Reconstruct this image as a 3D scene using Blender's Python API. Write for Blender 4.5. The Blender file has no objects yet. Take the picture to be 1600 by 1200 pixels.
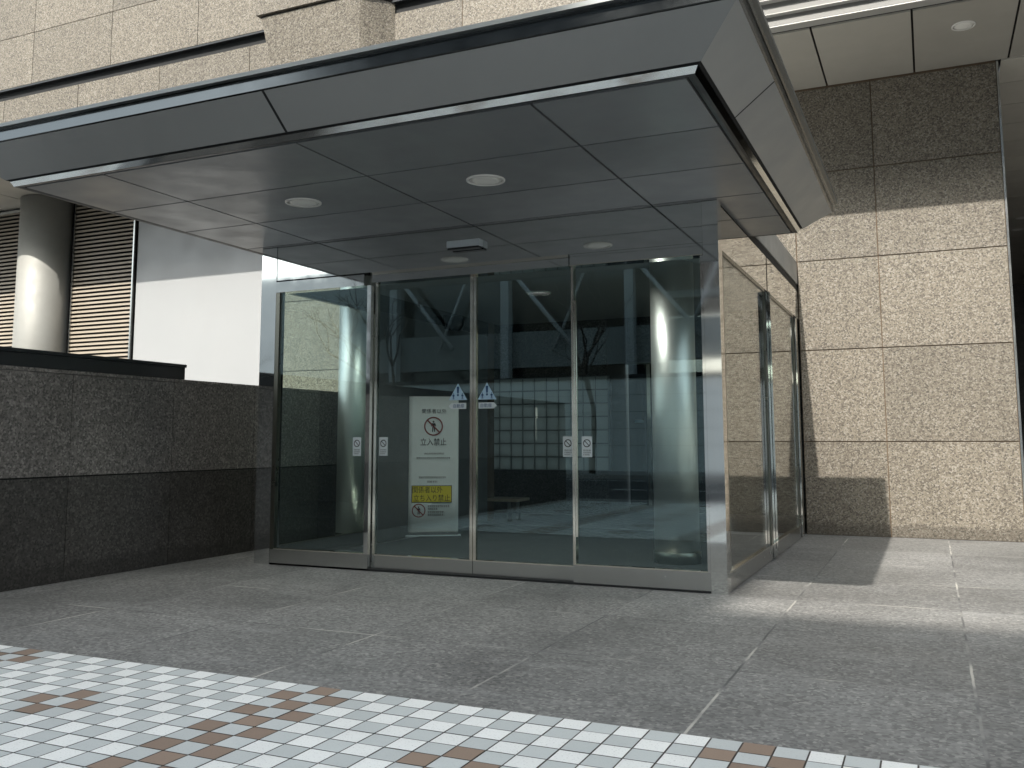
import bpy, bmesh, math, random
from mathutils import Vector, Matrix
random.seed(7)
S = bpy.context.scene
C = S.collection
R = math.radians

# ------------------------------------------------------------------ materials
def newmat(name):
    m = bpy.data.materials.new(name); m.use_nodes = True
    nt = m.node_tree; b = nt.nodes['Principled BSDF']
    return m, nt, b

def N(nt, t, **k):
    n = nt.nodes.new(t)
    for a, v in k.items():
        if hasattr(n, a): setattr(n, a, v)
        else: n.inputs[a.replace('_', ' ')].default_value = v
    return n

def L(nt, a, b): nt.links.new(a, b)

def pos(nt): return N(nt, 'ShaderNodeNewGeometry').outputs['Position']

def ramp(nt, fac, stops, interp='LINEAR'):
    r = N(nt, 'ShaderNodeValToRGB'); r.color_ramp.interpolation = interp
    e = r.color_ramp.elements
    while len(e) > 1: e.remove(e[-1])
    e[0].position = stops[0][0]; e[0].color = (*stops[0][1], 1)
    for p, c in stops[1:]:
        x = e.new(p); x.color = (*c, 1)
    if fac is not None: L(nt, fac, r.inputs[0])
    return r.outputs[0]

def noise(nt, vec, scale, detail=3, rough=.55):
    n = N(nt, 'ShaderNodeTexNoise'); n.inputs['Scale'].default_value = scale
    n.inputs['Detail'].default_value = detail; n.inputs['Roughness'].default_value = rough
    if vec is not None: L(nt, vec, n.inputs['Vector'])
    return n.outputs['Fac']

def mixc(nt, fac, a, b, mode='MIX'):
    m = N(nt, 'ShaderNodeMix', data_type='RGBA', blend_type=mode)
    for s, v in ((m.inputs[0], fac), (m.inputs[6], a), (m.inputs[7], b)):
        if isinstance(v, (int, float)): s.default_value = v
        elif isinstance(v, tuple): s.default_value = (*v, 1)
        else: L(nt, v, s)
    return m.outputs[2]

def math_(nt, op, a, b=None, c=None):
    m = N(nt, 'ShaderNodeMath', operation=op)
    for s, v in zip(m.inputs, (a, b, c)):
        if v is None: continue
        if isinstance(v, (int, float)): s.default_value = v
        else: L(nt, v, s)
    return m.outputs[0]

def bump(nt, b, h, strength=.2, dist=.01):
    n = N(nt, 'ShaderNodeBump'); n.inputs['Strength'].default_value = strength
    n.inputs['Distance'].default_value = dist
    L(nt, h, n.inputs['Height']); L(nt, n.outputs[0], b.inputs['Normal'])

def plain(name, col, rough=.5, metal=0.0, spec=.5, var=0.0, vscale=3.0):
    m, nt, b = newmat(name)
    b.inputs['Base Color'].default_value = (*col, 1)
    b.inputs['Roughness'].default_value = rough
    b.inputs['Metallic'].default_value = metal
    b.inputs['Specular IOR Level'].default_value = spec
    if var:
        f = noise(nt, pos(nt), vscale, 4)
        lo = tuple(c * (1 - var) for c in col); hi = tuple(min(1, c * (1 + var)) for c in col)
        L(nt, ramp(nt, f, [(.3, lo), (.7, hi)]), b.inputs['Base Color'])
        L(nt, ramp(nt, noise(nt, pos(nt), vscale * 2.3, 3), [(.3, (rough * .85,) * 3), (.7, (min(1, rough * 1.2),) * 3)]), b.inputs['Roughness'])
    return m

def granite(name, cols, scale, rough, panelvar=.10, blotch=.12, spec=.4):
    """speckled stone: crystals as coloured cells, fine grain, slab to slab variation, faint vertical wash marks"""
    m, nt, b = newmat(name)
    p = pos(nt)
    v = N(nt, 'ShaderNodeTexVoronoi', feature='F1'); v.inputs['Scale'].default_value = scale
    v.inputs['Randomness'].default_value = 1.0
    w = N(nt, 'ShaderNodeVectorMath', operation='MULTIPLY_ADD')
    nv = N(nt, 'ShaderNodeTexNoise'); nv.inputs['Scale'].default_value = scale * 1.2; L(nt, p, nv.inputs['Vector'])
    L(nt, nv.outputs['Color'], w.inputs[0]); w.inputs[1].default_value = (.010, .010, .010); L(nt, p, w.inputs[2])
    L(nt, w.outputs[0], v.inputs['Vector'])
    sp = N(nt, 'ShaderNodeSeparateColor'); L(nt, v.outputs['Color'], sp.inputs[0])
    col = ramp(nt, sp.outputs[0], cols, 'CONSTANT')
    v2 = N(nt, 'ShaderNodeTexVoronoi', feature='F1'); v2.inputs['Scale'].default_value = scale * 2.6
    L(nt, p, v2.inputs['Vector'])
    s2 = N(nt, 'ShaderNodeSeparateColor'); L(nt, v2.outputs['Color'], s2.inputs[0])
    col2 = ramp(nt, s2.outputs[1], cols, 'CONSTANT')
    col = mixc(nt, .30, col, col2)
    geo = N(nt, 'ShaderNodeNewGeometry')
    pv = math_(nt, 'MULTIPLY_ADD', geo.outputs['Random Per Island'], 2 * panelvar, 1 - panelvar)
    bl = math_(nt, 'MULTIPLY_ADD', noise(nt, p, .9, 4), 2 * blotch, 1 - blotch)
    mp = N(nt, 'ShaderNodeMapping'); mp.inputs['Scale'].default_value = (5, 5, .25); L(nt, p, mp.inputs['Vector'])
    stv = math_(nt, 'MULTIPLY_ADD', noise(nt, mp.outputs[0], 1.0, 3), .24, .88)
    f = math_(nt, 'MULTIPLY', math_(nt, 'MULTIPLY', pv, bl), stv)
    vm = N(nt, 'ShaderNodeVectorMath', operation='SCALE'); L(nt, col, vm.inputs[0]); L(nt, f, vm.inputs['Scale'])
    sz = N(nt, 'ShaderNodeSeparateXYZ'); L(nt, p, sz.inputs[0])
    hgt = math_(nt, 'ADD', sz.outputs[2], math_(nt, 'MULTIPLY', noise(nt, p, 5.5, 5, .65), -.25))   # splash marks: ragged patches of dirt low on the stone
    gr = ramp(nt, hgt, [(.0, (1, 1, 1)), (.03, (0, 0, 0))])
    gr = math_(nt, 'MULTIPLY', gr, math_(nt, 'GREATER_THAN', hgt, -1))
    L(nt, mixc(nt, math_(nt, 'MULTIPLY', gr, .42), vm.outputs[0], tuple(c * .32 for c in cols[1][1])), b.inputs['Base Color'])
    b.inputs['Roughness'].default_value = rough
    b.inputs['Specular IOR Level'].default_value = spec
    bump(nt, b, noise(nt, p, scale * 1.5, 3), .05, .003)
    return m

BEIGE = [(p, (c[0] * .965, c[1] * 1.0, c[2] * 1.02)) for p, c in [(0, (.055, .046, .037)), (.12, (.12, .098, .075)), (.33, (.205, .170, .130)), (.62, (.262, .224, .175)), (.86, (.36, .32, .268))]]
M = {}
M['granite'] = granite('beige_granite', [(p, tuple(c * .74 for c in k)) for p, k in BEIGE], 72, .55, .11, .16)
M['granite_high'] = granite('beige_granite_facade', [(p, tuple(c * .68 for c in k)) for p, k in BEIGE], 70, .55, .12)
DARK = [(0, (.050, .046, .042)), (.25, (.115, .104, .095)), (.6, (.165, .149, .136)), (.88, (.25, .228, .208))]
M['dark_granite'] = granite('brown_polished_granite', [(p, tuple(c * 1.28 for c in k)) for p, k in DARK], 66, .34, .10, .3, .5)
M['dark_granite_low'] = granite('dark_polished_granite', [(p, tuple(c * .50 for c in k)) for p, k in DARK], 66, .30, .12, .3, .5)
M['joint_tan'] = plain('tan_joint_sealant', (.20, .15, .10), .8, var=.2)
M['joint_brown'] = plain('brown_joint_sealant', (.10, .068, .042), .8, var=.25)
M['joint_dark'] = plain('dark_joint_sealant', (.012, .012, .012), .8)

def steel(name, col, rough, wav=.0, wscale=2.0, aniso=None, var=.04):
    m, nt, b = newmat(name)
    b.inputs['Base Color'].default_value = (*col, 1)
    b.inputs['Metallic'].default_value = 1
    p = pos(nt)
    L(nt, ramp(nt, noise(nt, p, 6, 5), [(.3, (max(.0, rough - var),) * 3), (.75, (rough + var,) * 3)]), b.inputs['Roughness'])
    if wav:
        bump(nt, b, noise(nt, p, wscale, 1), wav, .02)
    return m
M['post_mirror'] = steel('mirror_polished_post', (.74, .76, .75), .05, .006, 1.6, None, .01)
M['mirror'] = steel('mirror_polished_steel', (.70, .72, .71), .05, .03, 1.6)
M['mirror_side'] = steel('mirror_polished_steel_flat', (.74, .73, .70), .045)
M['steel'] = steel('brushed_stainless_steel', (.52, .53, .52), .24)
M['brass_steel'] = steel('warm_stainless_edge', (.82, .79, .70), .12)
M['trim'] = steel('polished_trim', (.62, .64, .63), .10, .05, 3)
M['column'] = steel('polished_column_steel', (.92, .91, .87), .46)
M['dark_trim'] = steel('dark_polished_trim', (.115, .125, .13), .16)
M['lip'] = steel('grey_trim_lip', (.22, .23, .23), .5)
M['column_satin'] = plain('satin_column_metal', (.27, .268, .25), .55, .2, var=.04)
M['dark_stile'] = steel('olive_bronze_stile', (.20, .20, .17), .3)

def metalpaint(name, col, rough, spec=.5, metal=0.0, smudge=.12):
    m, nt, b = newmat(name)
    p = pos(nt); geo = N(nt, 'ShaderNodeNewGeometry')
    pv = math_(nt, 'MULTIPLY_ADD', geo.outputs['Random Per Island'], .14, .93)
    f = math_(nt, 'MULTIPLY', pv, math_(nt, 'MULTIPLY_ADD', noise(nt, p, 1.3, 4), 2 * smudge, 1 - smudge))
    vm = N(nt, 'ShaderNodeVectorMath', operation='SCALE'); vm.inputs[0].default_value = col; L(nt, f, vm.inputs['Scale'])
    L(nt, vm.outputs[0], b.inputs['Base Color'])
    L(nt, ramp(nt, noise(nt, p, 2.7, 4), [(.3, (rough * .8,) * 3), (.7, (rough * 1.25,) * 3)]), b.inputs['Roughness'])
    b.inputs['Metallic'].default_value = metal; b.inputs['Specular IOR Level'].default_value = spec
    bump(nt, b, noise(nt, p, 1.6, 2), .10, .03)
    return m
M['soffit'] = metalpaint('bronze_grey_soffit_metal', (.20, .208, .215), .36, .6, .1, .04)
M['fascia'] = metalpaint('bronze_grey_fascia_metal', (.29, .295, .29), .42, .5, .1, .08)
M['ceiling_panel'] = metalpaint('pale_brown_ceiling_metal', (.37, .355, .32), .45)
M['passage_panel'] = metalpaint('passage_ceiling_metal', (.48, .46, .41), .5)
M['silver_panel'] = metalpaint('silver_white_wall_metal', (.315, .32, .325), .45, .5, .1, .03)
M['moulding_board'] = plain('grey_cornice_board', (.13, .128, .122), .5, .1)
M['moulding'] = plain('silver_moulding_metal', (.36, .355, .34), .4, .15)
M['black_metal'] = plain('black_painted_metal', (.016, .018, .020), .35, var=.15)
M['louvre'] = plain('aluminium_louvre_slat', (.29, .25, .20), .5, .05)
M['louvre_back'] = plain('louvre_recess', (.010, .011, .012), .7)
M['gap'] = plain('shadow_gap', (.008, .009, .010), .8)
M['lamp_glass'] = plain('frosted_lamp_diffuser', (.80, .79, .75), .35)
M['lamp_rim'] = plain('white_lamp_rim', (.72, .71, .68), .35)
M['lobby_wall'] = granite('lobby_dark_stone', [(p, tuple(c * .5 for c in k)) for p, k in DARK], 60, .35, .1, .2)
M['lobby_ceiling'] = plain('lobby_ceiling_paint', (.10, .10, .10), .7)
M['mat'] = plain('charcoal_entrance_mat', (.030, .034, .036), .9, var=.25, vscale=60)
M['plastic_grey'] = plain('pale_grey_plastic', (.50, .55, .58), .35)
M['plastic_dark'] = plain('dark_grey_plastic', (.02, .021, .022), .3)
M['wood'] = plain('pale_bench_board', (.33, .27, .20), .5, var=.2, vscale=9)
M['bark'] = plain('grey_brown_bark', (.06, .05, .042), .9, var=.3, vscale=14)
M['white_steel'] = plain('white_painted_steel', (.50, .51, .51), .45, var=.06)
M['opp_panel'] = metalpaint('pale_wall_panel', (.80, .81, .79), .5, .4, 0, .06)
M['opp_spandrel'] = metalpaint('pale_spandrel_panel', (.72, .73, .71), .5, .4, 0, .06)
M['opp_grey'] = metalpaint('grey_concrete_band', (.30, .31, .30), .7, .3, 0, .1)
M['opp_glass'] = plain('dark_window_band', (.012, .016, .018), .06, 0, .6)
M['asphalt'] = plain('grey_asphalt', (.05, .05, .051), .9, var=.25, vscale=9)
M['concrete'] = plain('kerb_concrete', (.34, .33, .31), .85, var=.15, vscale=5)
M['white_paint'] = plain('white_road_paint', (.75, .75, .72), .7, var=.1, vscale=12)
M['paper'] = plain('white_banner_cloth', (.92, .94, .92), .6, var=.03, vscale=4)
M['sticker'] = plain('white_sticker_film', (.72, .78, .78), .4)
M['sticker_blue'] = plain('pale_blue_sticker_film', (.50, .70, .84), .35)
M['ink'] = plain('black_ink', (.018, .018, .02), .5)
M['ink_blue'] = plain('blue_ink', (.02, .09, .22), .5)
M['ink_red'] = plain('dark_red_ink', (.26, .045, .04), .5)
M['yellow'] = plain('yellow_notice_paper', (.82, .66, .05), .5)

def glass(name, tint, ior, gcol=(.84, .97, .98), rough=0.0):
    m = bpy.data.materials.new(name); m.use_nodes = True; nt = m.node_tree
    nt.nodes.remove(nt.nodes['Principled BSDF'])
    out = [n for n in nt.nodes if n.type == 'OUTPUT_MATERIAL'][0]
    t = N(nt, 'ShaderNodeBsdfTransparent'); t.inputs[0].default_value = (*tint, 1)
    g = N(nt, 'ShaderNodeBsdfGlossy'); g.inputs['Roughness'].default_value = rough
    g.inputs[0].default_value = (*gcol, 1)
    ge = N(nt, 'ShaderNodeNewGeometry'); dt = N(nt, 'ShaderNodeVectorMath', operation='DOT_PRODUCT')
    L(nt, ge.outputs['Incoming'], dt.inputs[0]); L(nt, ge.outputs['Normal'], dt.inputs[1])
    c_ = math_(nt, 'SUBTRACT', 1.0, math_(nt, 'ABSOLUTE', dt.outputs['Value']))
    f0 = ((ior - 1) / (ior + 1)) ** 2
    f = math_(nt, 'MULTIPLY_ADD', math_(nt, 'POWER', c_, 5.0), 1 - f0, f0)
    mx = N(nt, 'ShaderNodeMixShader'); L(nt, f, mx.inputs[0]); L(nt, t.outputs[0], mx.inputs[1]); L(nt, g.outputs[0], mx.inputs[2])
    L(nt, mx.outputs[0], out.inputs['Surface'])
    return m
M['glass'] = glass('green_tinted_glass', (.915, .980, .972), 1.74, (.74, .95, 1.0))
M['glass_side'] = glass('green_tinted_side_glass', (.93, .972, .96), 1.75, (.96, .96, .95))
M['block_joint'] = plain('grey_block_mortar', (.26, .26, .25), .8)
m, nt, b = newmat('glass_block'); M['glass_block'] = m
b.inputs['Base Color'].default_value = (.50, .53, .50, 1); b.inputs['Roughness'].default_value = .15
bump(nt, b, noise(nt, pos(nt), 22, 2), .5, .01)
tl = N(nt, 'ShaderNodeBsdfTranslucent'); tl.inputs[0].default_value = (.56, .58, .55, 1)
mx = N(nt, 'ShaderNodeMixShader'); mx.inputs[0].default_value = .7
L(nt, b.outputs[0], mx.inputs[1]); L(nt, tl.outputs[0], mx.inputs[2])
L(nt, mx.outputs[0], [n for n in nt.nodes if n.type == 'OUTPUT_MATERIAL'][0].inputs['Surface'])

# stone paving: slabs with pale broken joints, cloudy wear
def paving_mat():
    m, nt, b = newmat('dark_grey_stone_paving')
    p = pos(nt); s = N(nt, 'ShaderNodeSeparateXYZ'); L(nt, p, s.inputs[0])
    wob = math_(nt, 'MULTIPLY_ADD', noise(nt, p, 7, 3), .010, -.005)
    def line(o, period, off):
        a = math_(nt, 'ADD', math_(nt, 'ADD', o, wob), off + 100 * period)
        fr = math_(nt, 'DIVIDE', math_(nt, 'MODULO', a, period), period)
        d = math_(nt, 'MULTIPLY', math_(nt, 'ABSOLUTE', math_(nt, 'SUBTRACT', fr, .5)), 2 * period)   # period at joint
        return math_(nt, 'MULTIPLY', math_(nt, 'SUBTRACT', period, d), .5), math_(nt, 'FLOOR', math_(nt, 'DIVIDE', a, period))
    dx, ix = line(s.outputs[0], 1.022, -.475); dy, iy = line(s.outputs[1], 1.08, 1.10 - .003)
    d = math_(nt, 'MINIMUM', dx, dy)
    joint = ramp(nt, d, [(.0, (1, 1, 1)), (.0045, (1, 1, 1)), (.008, (0, 0, 0))])
    grain = N(nt, 'ShaderNodeTexVoronoi'); grain.inputs['Scale'].default_value = 62; L(nt, p, grain.inputs['Vector'])
    gs = N(nt, 'ShaderNodeSeparateColor'); L(nt, grain.outputs['Color'], gs.inputs[0])
    gcol = ramp(nt, gs.outputs[0], [(0, (.125, .124, .121)), (.24, (.168, .167, .162)), (.62, (.202, .200, .193)), (.90, (.262, .257, .243))], 'CONSTANT')
    cloud = noise(nt, p, 1.1, 6, .62)
    big = ramp(nt, noise(nt, p, .42, 4, .6), [(.36, (0, 0, 0)), (.64, (1, 1, 1))])
    cl = math_(nt, 'ADD', math_(nt, 'MULTIPLY_ADD', ramp(nt, cloud, [(.32, (0, 0, 0)), (.68, (1, 1, 1))]), .36, .68), math_(nt, 'MULTIPLY', big, .26))
    cid = N(nt, 'ShaderNodeCombineXYZ'); L(nt, ix, cid.inputs[0]); L(nt, iy, cid.inputs[1])
    wn = N(nt, 'ShaderNodeTexWhiteNoise', noise_dimensions='2D'); L(nt, cid.outputs[0], wn.inputs['Vector'])
    sv = math_(nt, 'MULTIPLY_ADD', wn.outputs['Value'], .24, .90)
    mp = N(nt, 'ShaderNodeMapping'); mp.inputs['Scale'].default_value = (.55, 1.7, 1); L(nt, p, mp.inputs['Vector'])
    wear = ramp(nt, noise(nt, mp.outputs[0], 1.6, 7, .7), [(.54, (0, 0, 0)), (.66, (1, 1, 1))])
    vm = N(nt, 'ShaderNodeVectorMath', operation='SCALE'); L(nt, gcol, vm.inputs[0]); L(nt, math_(nt, 'MULTIPLY', cl, sv), vm.inputs['Scale'])
    col = mixc(nt, math_(nt, 'MULTIPLY', wear, .26), vm.outputs[0], (.33, .33, .32))
    jn = ramp(nt, noise(nt, p, 1.4, 5), [(.40, (.085, .085, .085)), (.47, (.14, .14, .14)), (.53, (.26, .255, .24)), (.62, (.46, .44, .40))])
    jn2 = mixc(nt, joint, col, jn)
    L(nt, jn2, b.inputs['Base Color'])
    L(nt, ramp(nt, cloud, [(.3, (.52,) * 3), (.7, (.72,) * 3)]), b.inputs['Roughness'])
    b.inputs['Specular IOR Level'].default_value = .35
    h = math_(nt, 'SUBTRACT', math_(nt, 'MULTIPLY', noise(nt, p, 60, 3), .3), joint)
    bump(nt, b, h, .25, .004)
    return m
M['paving'] = paving_mat()

def tile_mat(name, col, var=.05, speck=.12):
    m, nt, b = newmat(name); p = pos(nt); geo = N(nt, 'ShaderNodeNewGeometry')
    f = math_(nt, 'MULTIPLY_ADD', geo.outputs['Random Per Island'], 2 * var, 1 - var)
    g = ramp(nt, noise(nt, p, 130, 2), [(.30, (1 - speck * 2.2,) * 3), (.42, (1,) * 3)])
    dirt = math_(nt, 'MULTIPLY_ADD', noise(nt, p, 1.7, 5), .22, .87)
    vm = N(nt, 'ShaderNodeVectorMath', operation='SCALE'); L(nt, mixc(nt, 1.0, col, g, 'MULTIPLY'), vm.inputs[0])
    L(nt, math_(nt, 'MULTIPLY', f, dirt), vm.inputs['Scale'])
    L(nt, vm.outputs[0], b.inputs['Base Color']); b.inputs['Roughness'].default_value = .6
    return m
M['tile_white'] = tile_mat('white_mosaic_tile', (.80, .805, .785), .035)
M['tile_grey'] = tile_mat('grey_mosaic_tile', (.52, .545, .54), .06, .06)
M['tile_brown'] = tile_mat('brown_mosaic_tile', (.265, .195, .15), .08, .05)
M['grout'] = plain('tile_grout', (.07, .062, .056), .9, var=.25, vscale=8)

# ------------------------------------------------------------------ mesh helpers
class MB:
    def __init__(s): s.bm = bmesh.new(); s.mats = []
    def mi(s, mat):
        if mat not in s.mats: s.mats.append(mat)
        return s.mats.index(mat)
    def face(s, pts, mat, flip=False):
        vs = [s.bm.verts.new(p) for p in pts]
        if flip: vs.reverse()
        f = s.bm.faces.new(vs); f.material_index = s.mi(mat); return f
    def box(s, x0, x1, y0, y1, z0, z1, mat):
        x0, x1 = sorted((x0, x1)); y0, y1 = sorted((y0, y1)); z0, z1 = sorted((z0, z1))
        v = [s.bm.verts.new(p) for p in ((x0, y0, z0), (x1, y0, z0), (x1, y1, z0), (x0, y1, z0), (x0, y0, z1), (x1, y0, z1), (x1, y1, z1), (x0, y1, z1))]
        k = s.mi(mat)
        for q in ((3, 2, 1, 0), (4, 5, 6, 7), (0, 1, 5, 4), (1, 2, 6, 5), (2, 3, 7, 6), (3, 0, 4, 7)):
            s.bm.faces.new([v[i] for i in q]).material_index = k
        return s
    def obox(s, o, u, v, w, mat):   # origin and three edge vectors
        o, u, v, w = map(Vector, (o, u, v, w))
        p = [o, o + u, o + u + v, o + v, o + w, o + u + w, o + u + v + w, o + v + w]
        vs = [s.bm.verts.new(q) for q in p]; k = s.mi(mat)
        for q in ((3, 2, 1, 0), (4, 5, 6, 7), (0, 1, 5, 4), (1, 2, 6, 5), (2, 3, 7, 6), (3, 0, 4, 7)):
            s.bm.faces.new([vs[i] for i in q]).material_index = k
        return s
    def prism(s, poly, z0, z1, mat, ax='z'):
        """poly: 2D outline; extruded along ax"""
        def P(a, b, h): return {'z': (a, b, h), 'y': (a, h, b), 'x': (h, a, b)}[ax]
        n = len(poly); k = s.mi(mat)
        A = [s.bm.verts.new(P(a, b, z0)) for a, b in poly]; B = [s.bm.verts.new(P(a, b, z1)) for a, b in poly]
        s.bm.faces.new(A[::-1]).material_index = k; s.bm.faces.new(B).material_index = k
        for i in range(n):
            s.bm.faces.new((A[i], A[(i + 1) % n], B[(i + 1) % n], B[i])).material_index = k
        return s
    def lathe(s, cx, cy, prof, mat, n=48, smooth=True, cap=True):
        k = s.mi(mat); rings = []
        for r, z in prof:
            rings.append([s.bm.verts.new((cx + r * math.cos(2 * math.pi * i / n), cy + r * math.sin(2 * math.pi * i / n), z)) for i in range(n)])
        for a, b in zip(rings, rings[1:]):
            for i in range(n):
                f = s.bm.faces.new((a[i], a[(i + 1) % n], b[(i + 1) % n], b[i])); f.material_index = k; f.smooth = smooth
        if cap:
            s.bm.faces.new(rings[0][::-1]).material_index = k; s.bm.faces.new(rings[-1]).material_index = k
        return s
    def tube(s, a, b, ra, rb, mat, n=8):
        a, b = Vector(a), Vector(b); d = (b - a).normalized()
        u = d.orthogonal().normalized(); w = d.cross(u); k = s.mi(mat)
        A = [s.bm.verts.new(a + ra * (u * math.cos(2 * math.pi * i / n) + w * math.sin(2 * math.pi * i / n))) for i in range(n)]
        B = [s.bm.verts.new(b + rb * (u * math.cos(2 * math.pi * i / n) + w * math.sin(2 * math.pi * i / n))) for i in range(n)]
        for i in range(n):
            f = s.bm.faces.new((A[i], A[(i + 1) % n], B[(i + 1) % n], B[i])); f.material_index = k; f.smooth = True
        s.bm.faces.new(A[::-1]).material_index = k; s.bm.faces.new(B).material_index = k
        return s
    def build(s, name, parent=None, bevel=0.0, recalc=True):
        if recalc: bmesh.ops.recalc_face_normals(s.bm, faces=s.bm.faces)
        me = bpy.data.meshes.new(name); s.bm.to_mesh(me); s.bm.free()
        for q in s.mats: me.materials.append(q)
        o = bpy.data.objects.new(name, me); C.objects.link(o)
        if parent is not None:
            o.parent = parent
            if parent.type == 'EMPTY': o.matrix_parent_inverse = Matrix.Translation(-parent.location)
        if bevel:
            md = o.modifiers.new('bevel', 'BEVEL'); md.width = bevel; md.segments = 2; md.limit_method = 'ANGLE'
        return o

def thing(name, label, cat, loc=(0, 0, 0), group=None):
    o = bpy.data.objects.new(name, None); C.objects.link(o); o.location = loc
    o.empty_display_size = .2
    o['label'] = label; o['category'] = cat
    if group: o['group'] = group
    return o
def tag(o, label, cat, group=None):
    o['label'] = label; o['category'] = cat
    if group: o['group'] = group
    return o
def structure(o): o['kind'] = 'structure'; return o

def panels(mb, plane, c, us, vs, gap, th, mat):
    """separate slabs on a plane: plane 'y' -> face at y=c looking -y; 'x' -> face at x=c looking +x"""
    for a, b in zip(us, us[1:]):
        for e, f in zip(vs, vs[1:]):
            g = gap / 2
            if plane == 'y': mb.box(a + g, b - g, c, c + th, e + g, f - g, mat)
            elif plane == 'x': mb.box(c - th, c, a + g, b - g, e + g, f - g, mat)
            else: mb.box(a + g, b - g, e + g, f - g, c, c + th, mat)

# text -> flat mesh
def text_mesh(mb, body, width, mat, mapf, center=(0, 0), height=None):
    c = bpy.data.curves.new('lettering', 'FONT'); c.body = body; c.align_x = 'LEFT'; c.resolution_u = 2
    o = bpy.data.objects.new('lettering', c); C.objects.link(o)
    dg = bpy.context.evaluated_depsgraph_get()
    me = bpy.data.meshes.new_from_object(o.evaluated_get(dg))
    xs = [v.co.x for v in me.vertices]; ys = [v.co.y for v in me.vertices]
    x0, x1, y0, y1 = min(xs), max(xs), min(ys), max(ys)
    s = width / (x1 - x0); sy = s if height is None else height / (y1 - y0)
    vs = [mb.bm.verts.new(mapf((v.co.x - (x0 + x1) / 2) * s + center[0], (v.co.y - (y0 + y1) / 2) * sy + center[1])) for v in me.vertices]
    k = mb.mi(mat)
    for p in me.polygons:
        try: mb.bm.faces.new([vs[i] for i in p.vertices]).material_index = k
        except ValueError: pass
    bpy.data.objects.remove(o); bpy.data.meshes.remove(me); bpy.data.curves.remove(c)

def disc_ring(mb, mapf, cx, cy, r0, r1, mat, n=40):
    for i in range(n):
        a, b = 2 * math.pi * i / n, 2 * math.pi * (i + 1) / n
        mb.face([mapf(cx + r * math.cos(t), cy + r * math.sin(t)) for r, t in ((r0, a), (r1, a), (r1, b), (r0, b))], mat)
def poly2(mb, mapf, pts, mat): mb.face([mapf(a, b) for a, b in pts], mat)
def circle2(mb, mapf, cx, cy, r, mat, n=16):
    poly2(mb, mapf, [(cx + r * math.cos(2 * math.pi * i / n), cy + r * math.sin(2 * math.pi * i / n)) for i in range(n)], mat)
def person_mark(mb, mapf, cx, cy, s, mat):
    circle2(mb, mapf, cx, cy + .62 * s, .13 * s, mat)
    poly2(mb, mapf, [(cx + a * s, cy + b * s) for a, b in ((-.22, .42), (.22, .42), (.36, .02), (.26, -.02), (.17, .2), (.15, -.08), (-.15, -.08), (-.17, .2), (-.26, -.02), (-.36, .02))], mat)
    poly2(mb, mapf, [(cx + a * s, cy + b * s) for a, b in ((-.15, -.09), (-.01, -.09), (-.07, -.75), (-.2, -.75))], mat)
    poly2(mb, mapf, [(cx + a * s, cy + b * s) for a, b in ((.01, -.09), (.15, -.09), (.22, -.72), (.09, -.74))], mat)
def slash(mb, mapf, cx, cy, r, w, mat):
    d = r * .72; q = w * .707 / 2
    poly2(mb, mapf, [(cx - d - q, cy + d - q), (cx - d + q, cy + d + q), (cx + d + q, cy - d + q), (cx + d - q, cy - d - q)], mat)
def small_line(mb, mapf, x0, x1, y, h, mat):
    """a line of tiny illegible characters"""
    x = x0
    while x < x1:
        w = h * random.choice((.7, .85, .95)); 
        mb.face([mapf(a, b) for a, b in ((x, y - h * .5), (min(x + w, x1), y - h * .5), (min(x + w, x1), y - h * .3), (x, y - h * .3))], mat)
        mb.face([mapf(a, b) for a, b in ((x, y + h * .15), (min(x + w, x1), y + h * .15), (min(x + w, x1), y + h * .4), (x, y + h * .4))], mat)
        xm = x + w * random.uniform(.3, .6)
        mb.face([mapf(a, b) for a, b in ((xm, y - h * .3), (xm + h * .16, y - h * .3), (xm + h * .16, y + h * .15), (xm, y + h * .15))], mat)
        x += h * 1.05

# ------------------------------------------------------------------ ground
BW = 4.639      # main wall plane
mb = MB(); mb.box(-300, 300, -300, 300, -.6, -.16, M['asphalt']); structure(mb.build('ground'))
mb = MB(); mb.box(-60, 60, -9.6, 24, -.2, 0, M['paving']); structure(mb.build('pavement'))
P_ = .1166
mb = MB()
k0, k1 = 0, 50
mb.face([(-14, -3.24, .0035), (13, -3.24, .0035), (13, -3.24 - P_ * k1, .0035), (-14, -3.24 - P_ * k1, .0035)], M['grout'], flip=True)
for k in range(k0, k1):
    for i in range(-119, 110):
        g = .0062
        x0, x1 = i * P_ + g / 2, (i + 1) * P_ - g / 2
        y1, y0 = -3.24 - k * P_ - g / 2, -3.24 - (k + 1) * P_ + g / 2
        j = random.uniform(-.0006, .0006)
        if (i + k) % 2: m_ = M['tile_grey']
        else:
            c = (i + 10) % 16; r = k % 16
            band = (c == 0 and k % 2 == 0) or (c in (1, 15) and k % 2 == 1)
            dia = (c == 8 and r in (4, 6)) or (c in (7, 9) and r == 5) or (c == 8 and r in (12, 14)) or (c in (7, 9) and r == 13)
            m_ = M['tile_brown'] if band or dia else M['tile_white']
        z = .0075 + j
        mb.face([(x0, y0, z), (x1, y0, z), (x1, y1, z), (x0, y1, z)], m_)
structure(mb.build('plaza', recalc=False))
mb = MB()
for i in range(-40, 40): mb.box(i * 1.2 + .003, i * 1.2 + 1.197, -9.78, -9.603, -.2, .004, M['concrete'])
structure(mb.build('kerb', bevel=.01))
mb = MB(); mb.box(-120, 120, -21.5, -9.785, -.3, -.14, M['asphalt'])
for i in range(-20, 20): mb.box(i * 6, i * 6 + 3.2, -15.72, -15.58, -.142, -.136, M['white_paint'])
mb.box(-120, 120, -10.7, -10.55, -.142, -.136, M['white_paint']); mb.box(-120, 120, -20.6, -20.45, -.142, -.136, M['white_paint'])
structure(mb.build('road'))
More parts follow.
